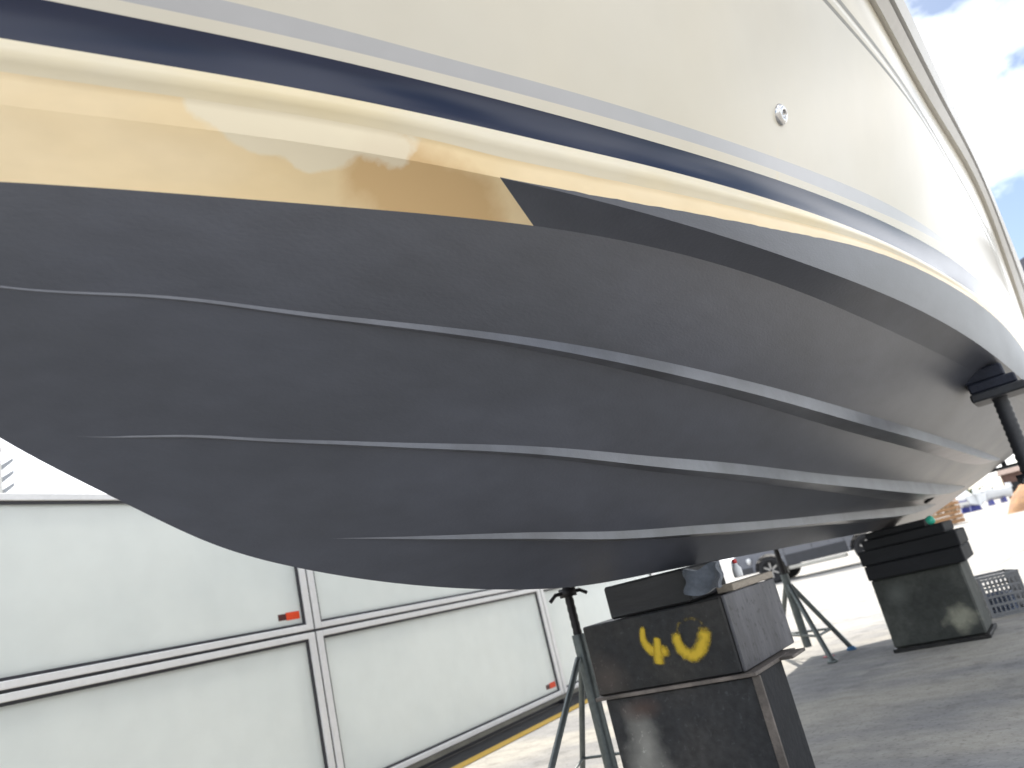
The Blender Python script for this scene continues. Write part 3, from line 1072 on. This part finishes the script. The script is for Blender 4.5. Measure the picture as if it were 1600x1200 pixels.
u.lathe([(.05, .004), (.05, .006)], Matrix.Translation((7.05, 2.12, 0)), 14)
tag(u.build("paint_spot", M["pink"]), "pink paint spot on the concrete between jack stand legs", "paint mark")

# ------------------------------------------------------------------ parked car, side on, behind the stands
CX = 24.0
car = thing("parked_car", "silver grey off-road car with dark cladding parked side on behind the boat", "car", (CX, 7, 0))
YW1, YW2 = 8.05, 5.15        # wheel centres


def arch(yc, r, z0, n=10):
    return [(yc + r * math.cos(R(180 - 180 * k / n)), z0 + r * math.sin(R(180 - 180 * k / n))) for k in range(n + 1)]


def car_body(mb, x0, x1):
    low = [(9.15, .42)]
    a1 = arch(YW1, .48, .42)
    a2 = arch(YW2, .48, .42)
    outline = [(9.25, .55), (9.2, .42)] + a1[::-1] + a2[::-1] + [(4.2, .42), (4.12, .6), (4.15, 1.05), (4.3, 1.15), (7.6, 1.18), (8.9, 1.08), (9.2, .95)]
    mb.prism(outline, x0, x1, 'x')


u = MB()
car_body(u, CX, CX + 1.85)
u.build("body", M["carpaint"], car)
u = MB()
u.prism([(4.25, 1.16), (4.5, 1.82), (6.6, 1.85), (7.6, 1.19)], CX + .12, CX + 1.73, 'x')
cabin = u.build("cabin", M["carpaint"], car)
for pl in ([(4.5, 1.25), (4.68, 1.74), (5.5, 1.76), (5.5, 1.25)], [(5.6, 1.25), (5.6, 1.76), (6.55, 1.76), (7.3, 1.25)]):
    u = MB()
    u.prism(pl, CX + .112, CX + .128, 'x')
    u.build("window", M["glass"], cabin)
for lo, hi in (((CX - .012, 5.68, .43), (CX + .3, 7.52, .74)), ((CX - .014, 8.58, .44), (CX + .3, 9.22, .62)), ((CX - .014, 4.13, .44), (CX + .3, 4.62, .62))):
    u = MB()
    u.box(lo, hi, b=.01)
    u.build("cladding", M["cladding"], car)
u = MB()
u.box((CX - .16, 5.75, .30), (CX + .08, 7.45, .40), b=.02)
u.build("side_step", M["step"], car)
for y in (5.72, 6.65, 7.50):
    u = MB()
    u.box((CX - .004, y - .006, .70), (CX + .004, y + .006, 1.12))
    u.build("door_seam", M["hole"], car)
for y in (YW1, YW2):
    for xx in (CX + .02, CX + 1.60):
        T = Matrix.Translation((xx + .12, y, .40)) @ Matrix.Rotation(R(-90), 4, 'Y')
        u = MB()
        u.lathe([(.25, -.12), (.37, -.12), (.40, -.08), (.40, .08), (.37, .12), (.26, .12), (.258, -.11)], T, 32)
        wlo = u.build("wheel", M["tyre"], car)
        u = MB()
        u.lathe([(.255, -.06), (.255, .105), (.235, .112), (.225, .085), (.06, .075), (.05, .10), (.0, .10)], T, 32, 0)
        for k in range(6):
            Ts = T @ Matrix.Rotation(k * math.pi / 3, 4, 'Z')
            u.box((.04, -.025, .082), (.23, .025, .108), 1, T=Ts)
        u.build("rim", [M["hole"], M["rim"]], wlo)
u = MB()
u.lathe([(.02, .0), (.06, .05), (.075, .12), (.05, .18), (.02, .19)], Matrix.Translation((CX - .05, 8.62, .70)), 14)
u.build("fog_lamp", M["white"], car)

# ------------------------------------------------------------------ far right: timber, boats, earth heap, shed, hedge
ts_ = thing("timber_stack", "stack of orange brown sawn timber beyond the mossy block", "timber stack", (46, 6.2, 0))
for lay in range(6):
    for k in range(3):
        u = MB()
        yy = random.uniform(-.06, .06)
        u.box((45.6 + k * .42, 5.0 + yy, .07 + lay * .225), (45.98 + k * .42, 7.9 + yy, .255 + lay * .225), b=.01)
        u.build("plank", M["timber"], ts_)
    for y in (5.4, 7.4):
        u = MB()
        u.box((45.6, y - .05, .032 + lay * .225), (46.82, y + .05, .069 + lay * .225))
        u.build("bearer", M["paletimber"], ts_)


def small_boat(label, x, y, length, stripe, yaw, motor=True):
    t = thing("runabout", label, "boat", (x, y, 0), "boats standing far across the yard")
    Tb = Matrix.Translation((x, y, .45)) @ Matrix.Rotation(yaw, 4, 'Z')
    n = 14
    def hullrow(fb, fz):
        r = []
        for i in range(n):
            s_ = i / (n - 1)
            r.append((length * (s_ - .5), fb * (1 - max(0, (s_ - .45) / .55) ** 2.2), fz + .35 * s_ ** 2 * (1 if fz > .3 else .4)))
        return r
    def skin(mb, ra, rb, mi):
        for sd in (-1, 1):
            v = []
            for p, q in zip(ra, rb):
                v += [(p[0], sd * p[1], p[2]), (q[0], sd * q[1], q[2])]
            f = [(2 * i, 2 * i + 1, 2 * i + 3, 2 * i + 2) for i in range(n - 1)]
            mb.add([Tb @ Vector(p) for p in v], f, mi, True)
    k0 = [(p[0], 0, p[2] + .5 * max(0, i / (n - 1) - .7) ** 1.5) for i, p in enumerate(hullrow(.0, .0))]
    r1, r2, r3, r4 = hullrow(.75, .28), hullrow(.92, .58), hullrow(.95, .72), hullrow(1.0, 1.0)
    u = MB()
    skin(u, k0, r1, 0); skin(u, r1, r2, 0); skin(u, r2, r3, 1); skin(u, r3, r4, 0)
    skin(u, r4, [(p[0], 0, p[2] + .08) for p in r4], 0)
    back = [k0[0], (r1[0][0], -r1[0][1], r1[0][2]), (r4[0][0], -r4[0][1], r4[0][2]), (r4[0][0], r4[0][1], r4[0][2]), (r1[0][0], r1[0][1], r1[0][2])]
    u.add([Tb @ Vector(p) for p in back], [tuple(range(5))], 0)
    u.build("hull", [M["white"], M[stripe]], t)
    u = MB()
    c = [(-.05 * length, 1.05), (.12 * length, 1.65), (.15 * length, 1.62), (.28 * length, 1.15)]
    tmp = MB()
    tmp.prism(c, -.6, .6, 'y')
    u.add([Tb @ Vector(p) for p in tmp.v], tmp.f)
    u.build("windscreen", M["white"], t)
    if motor:
        u = MB()
        tmp = MB()
        tmp.prism([(-.5 * length - .55, .95), (-.5 * length - .5, 1.45), (-.5 * length - .1, 1.5), (-.5 * length, 1.0)], -.2, .2, 'y')
        tmp.prism([(-.5 * length - .35, -.1), (-.5 * length - .32, .95), (-.5 * length - .1, .95), (-.5 * length - .18, -.1)], -.08, .08, 'y')
        u.add([Tb @ Vector(p) for p in tmp.v], tmp.f)
        u.build("outboard_motor", M["white"], t)
    for sx in (-.3, .1):
        u = MB()
        u.add([Tb @ Vector(p) for p in [(sx * length, -.5, -.45), (sx * length + .25, -.5, -.45), (sx * length + .25, .5, -.45), (sx * length, .5, -.45),
                                        (sx * length, -.4, .1), (sx * length + .25, -.4, .1), (sx * length + .25, .4, .1), (sx * length, .4, .1)]],
              [(0, 1, 2, 3), (4, 5, 6, 7), (0, 1, 5, 4), (1, 2, 6, 5), (2, 3, 7, 6), (3, 0, 4, 7)])
        u.build("cradle", M["blue"], t)
    return t


small_boat("white runabout with blue stripe beyond the timber stack", 86, 8.5, 5.0, "blue", R(28))
small_boat("small plain white boat right of the blue striped runabout", 100, 7.2, 3.4, "white", R(120))

eh = MB()
n1, n2 = 26, 20
vv = []
for i in range(n1):
    for j in range(n2):
        a, c = i / (n1 - 1) * 2 - 1, j / (n2 - 1) * 2 - 1
        h_ = max(0, 1 - a * a) * max(0, 1 - c * c)
        vv.append((44 + a * 2.2, 1.3 + c * 1.5, 1.25 * h_ ** .7 + h_ * random.uniform(-.12, .12)))
eh.add(vv, [(i * n2 + j, i * n2 + j + 1, (i + 1) * n2 + j + 1, (i + 1) * n2 + j) for i in range(n1 - 1) for j in range(n2 - 1)], 0, True)
tag(eh.build("earth_heap", M["earth"]), "tan orange heap of earth on the concrete at the right edge", "heap")

sh = thing("low_shed", "low brown shed with dark open front on the horizon behind the boats", "shed", (120, 2, 0))
u = MB()
u.box((120, -7, 0), (128, 7, 3.2))
u.build("wall", M["brown"], sh)
u = MB()
u.box((119.9, -6.4, .9), (119.99, 6.4, 2.0))
u.build("opening", M["hole"], sh)
u = MB()
u.prism([(119.6, 3.2), (124, 4.1), (128.4, 3.2)], -7.3, 7.3, 'y')
u.build("roof", M["brown"], sh)

hd = MB()
for k in range(900):
    x, y, z = 126 + random.uniform(-1.5, 1.5), random.uniform(9, 42), random.uniform(0, 2.6) * random.uniform(.6, 1)
    a, b_ = random.uniform(0, 6.28), random.uniform(-.6, .6)
    s_ = random.uniform(.25, .5)
    dx, dy = Vector((math.cos(a), math.sin(a), b_)) * s_, Vector((-math.sin(a) * .6, math.cos(a) * .6, .6)) * s_
    c = Vector((x, y, z + .3))
    hd.add([c - dx - dy * .4, c + dx - dy * .4, c + dx * .5 + dy, c - dx * .5 + dy], [(0, 1, 2, 3)])
tag(kind(hd.build("hedge", M["leaf"], recalc=False), "stuff"), "dark green hedge along the far edge of the yard", "hedge")

# neighbouring boat with a grey canopy, mostly hidden behind the topside
nb_ = thing("canopied_boat", "white boat with grey canopy peeping past the gunwale at the right edge", "boat", (20, -2.2, 0))
u = MB()
for ra, rb in (((0, .75, .9), (1.25, 1.5, 1.5)), ((1.25, 1.5, 1.5), (1.5, 2.6, 2.75))):
    n = 16
    vv = []
    for i in range(n):
        t = i / (n - 1)
        tap = 1 - max(0, (t - .5) / .5) ** 2.2
        for (b, za, zb) in (ra, rb):
            for sd in (1,):
                vv.append((17 + 8 * t, b * tap, za + (zb - za) * t ** 2))
    for sd in (-1, 1):
        u.add([(x, -2.2 + sd * b, z) for x, b, z in vv], [(2 * i, 2 * i + 1, 2 * i + 3, 2 * i + 2) for i in range(n - 1)], 0, True)
u.add([(17, -2.2, .75), (17, -.95, 1.5), (17, -.7, 2.6), (17, -3.7, 2.6), (17, -3.45, 1.5)], [(0, 1, 2, 3, 4)])
u.add([(17 + 8 * i / 15, -2.2 + sd * 1.5 * (1 - max(0, (i / 15 - .5) / .5) ** 2.2), 2.6 + .15 * (i / 15) ** 2) for i in range(16) for sd in (-1, 1)],
      [(2 * i, 2 * i + 1, 2 * i + 3, 2 * i + 2) for i in range(15)])
u.build("hull", M["white"], nb_)
u = MB()
pr = [(-2.15 + 1.75 * math.cos(R(a)), 4.72 + .62 * math.sin(R(a)) ** .5) for a in range(2, 179, 8)]
u.prism(pr, 18.0, 20.6, 'x')
u.build("canopy", M["greyroof"], nb_)
for y in (-.85, -3.55):
    for x in (18.2, 20.4):
        u = MB()
        u.tube([(x, y, 2.55), (x, y, 4.75)], .02, 8)
        u.build("canopy_pole", M["chrome"], nb_)
for x in (18, 22):
    u = MB()
    u.box((x, -2.5, 0), (x + .4, -1.9, .85))
    u.build("support_block", M["concrete_dark"], nb_)

# off-white building with sunshade fins behind the screen wall, left edge
wb = thing("white_building", "off-white building with small sunshade fins above the screen wall", "building", (1.5, 10, 0))
u = MB()
u.box((-6, 9.0, 0), (3.58, 15, 3.92))
u.build("wall", M["offwhite"], wb)
u = MB()
u.box((-6.1, 8.98, 3.922), (3.585, 15.1, 3.97))
u.build("roof", M["offwhite"], wb)
for z in (3.52, 3.66, 3.80):
    u = MB()
    u.prism([(3.585, z - .09), (3.70, z + .015), (3.70, z + .06), (3.585, z - .02)], 9.0, 9.8, 'y')
    u.build("sunshade_fin", M["fin"], wb)
for x in (-4.5, -2.5, -.5, 1.5):
    u = MB()
    u.box((x, 8.985, 1.4), (x + 1.2, 8.995, 2.9))
    u.build("window", M["glass"], wb)
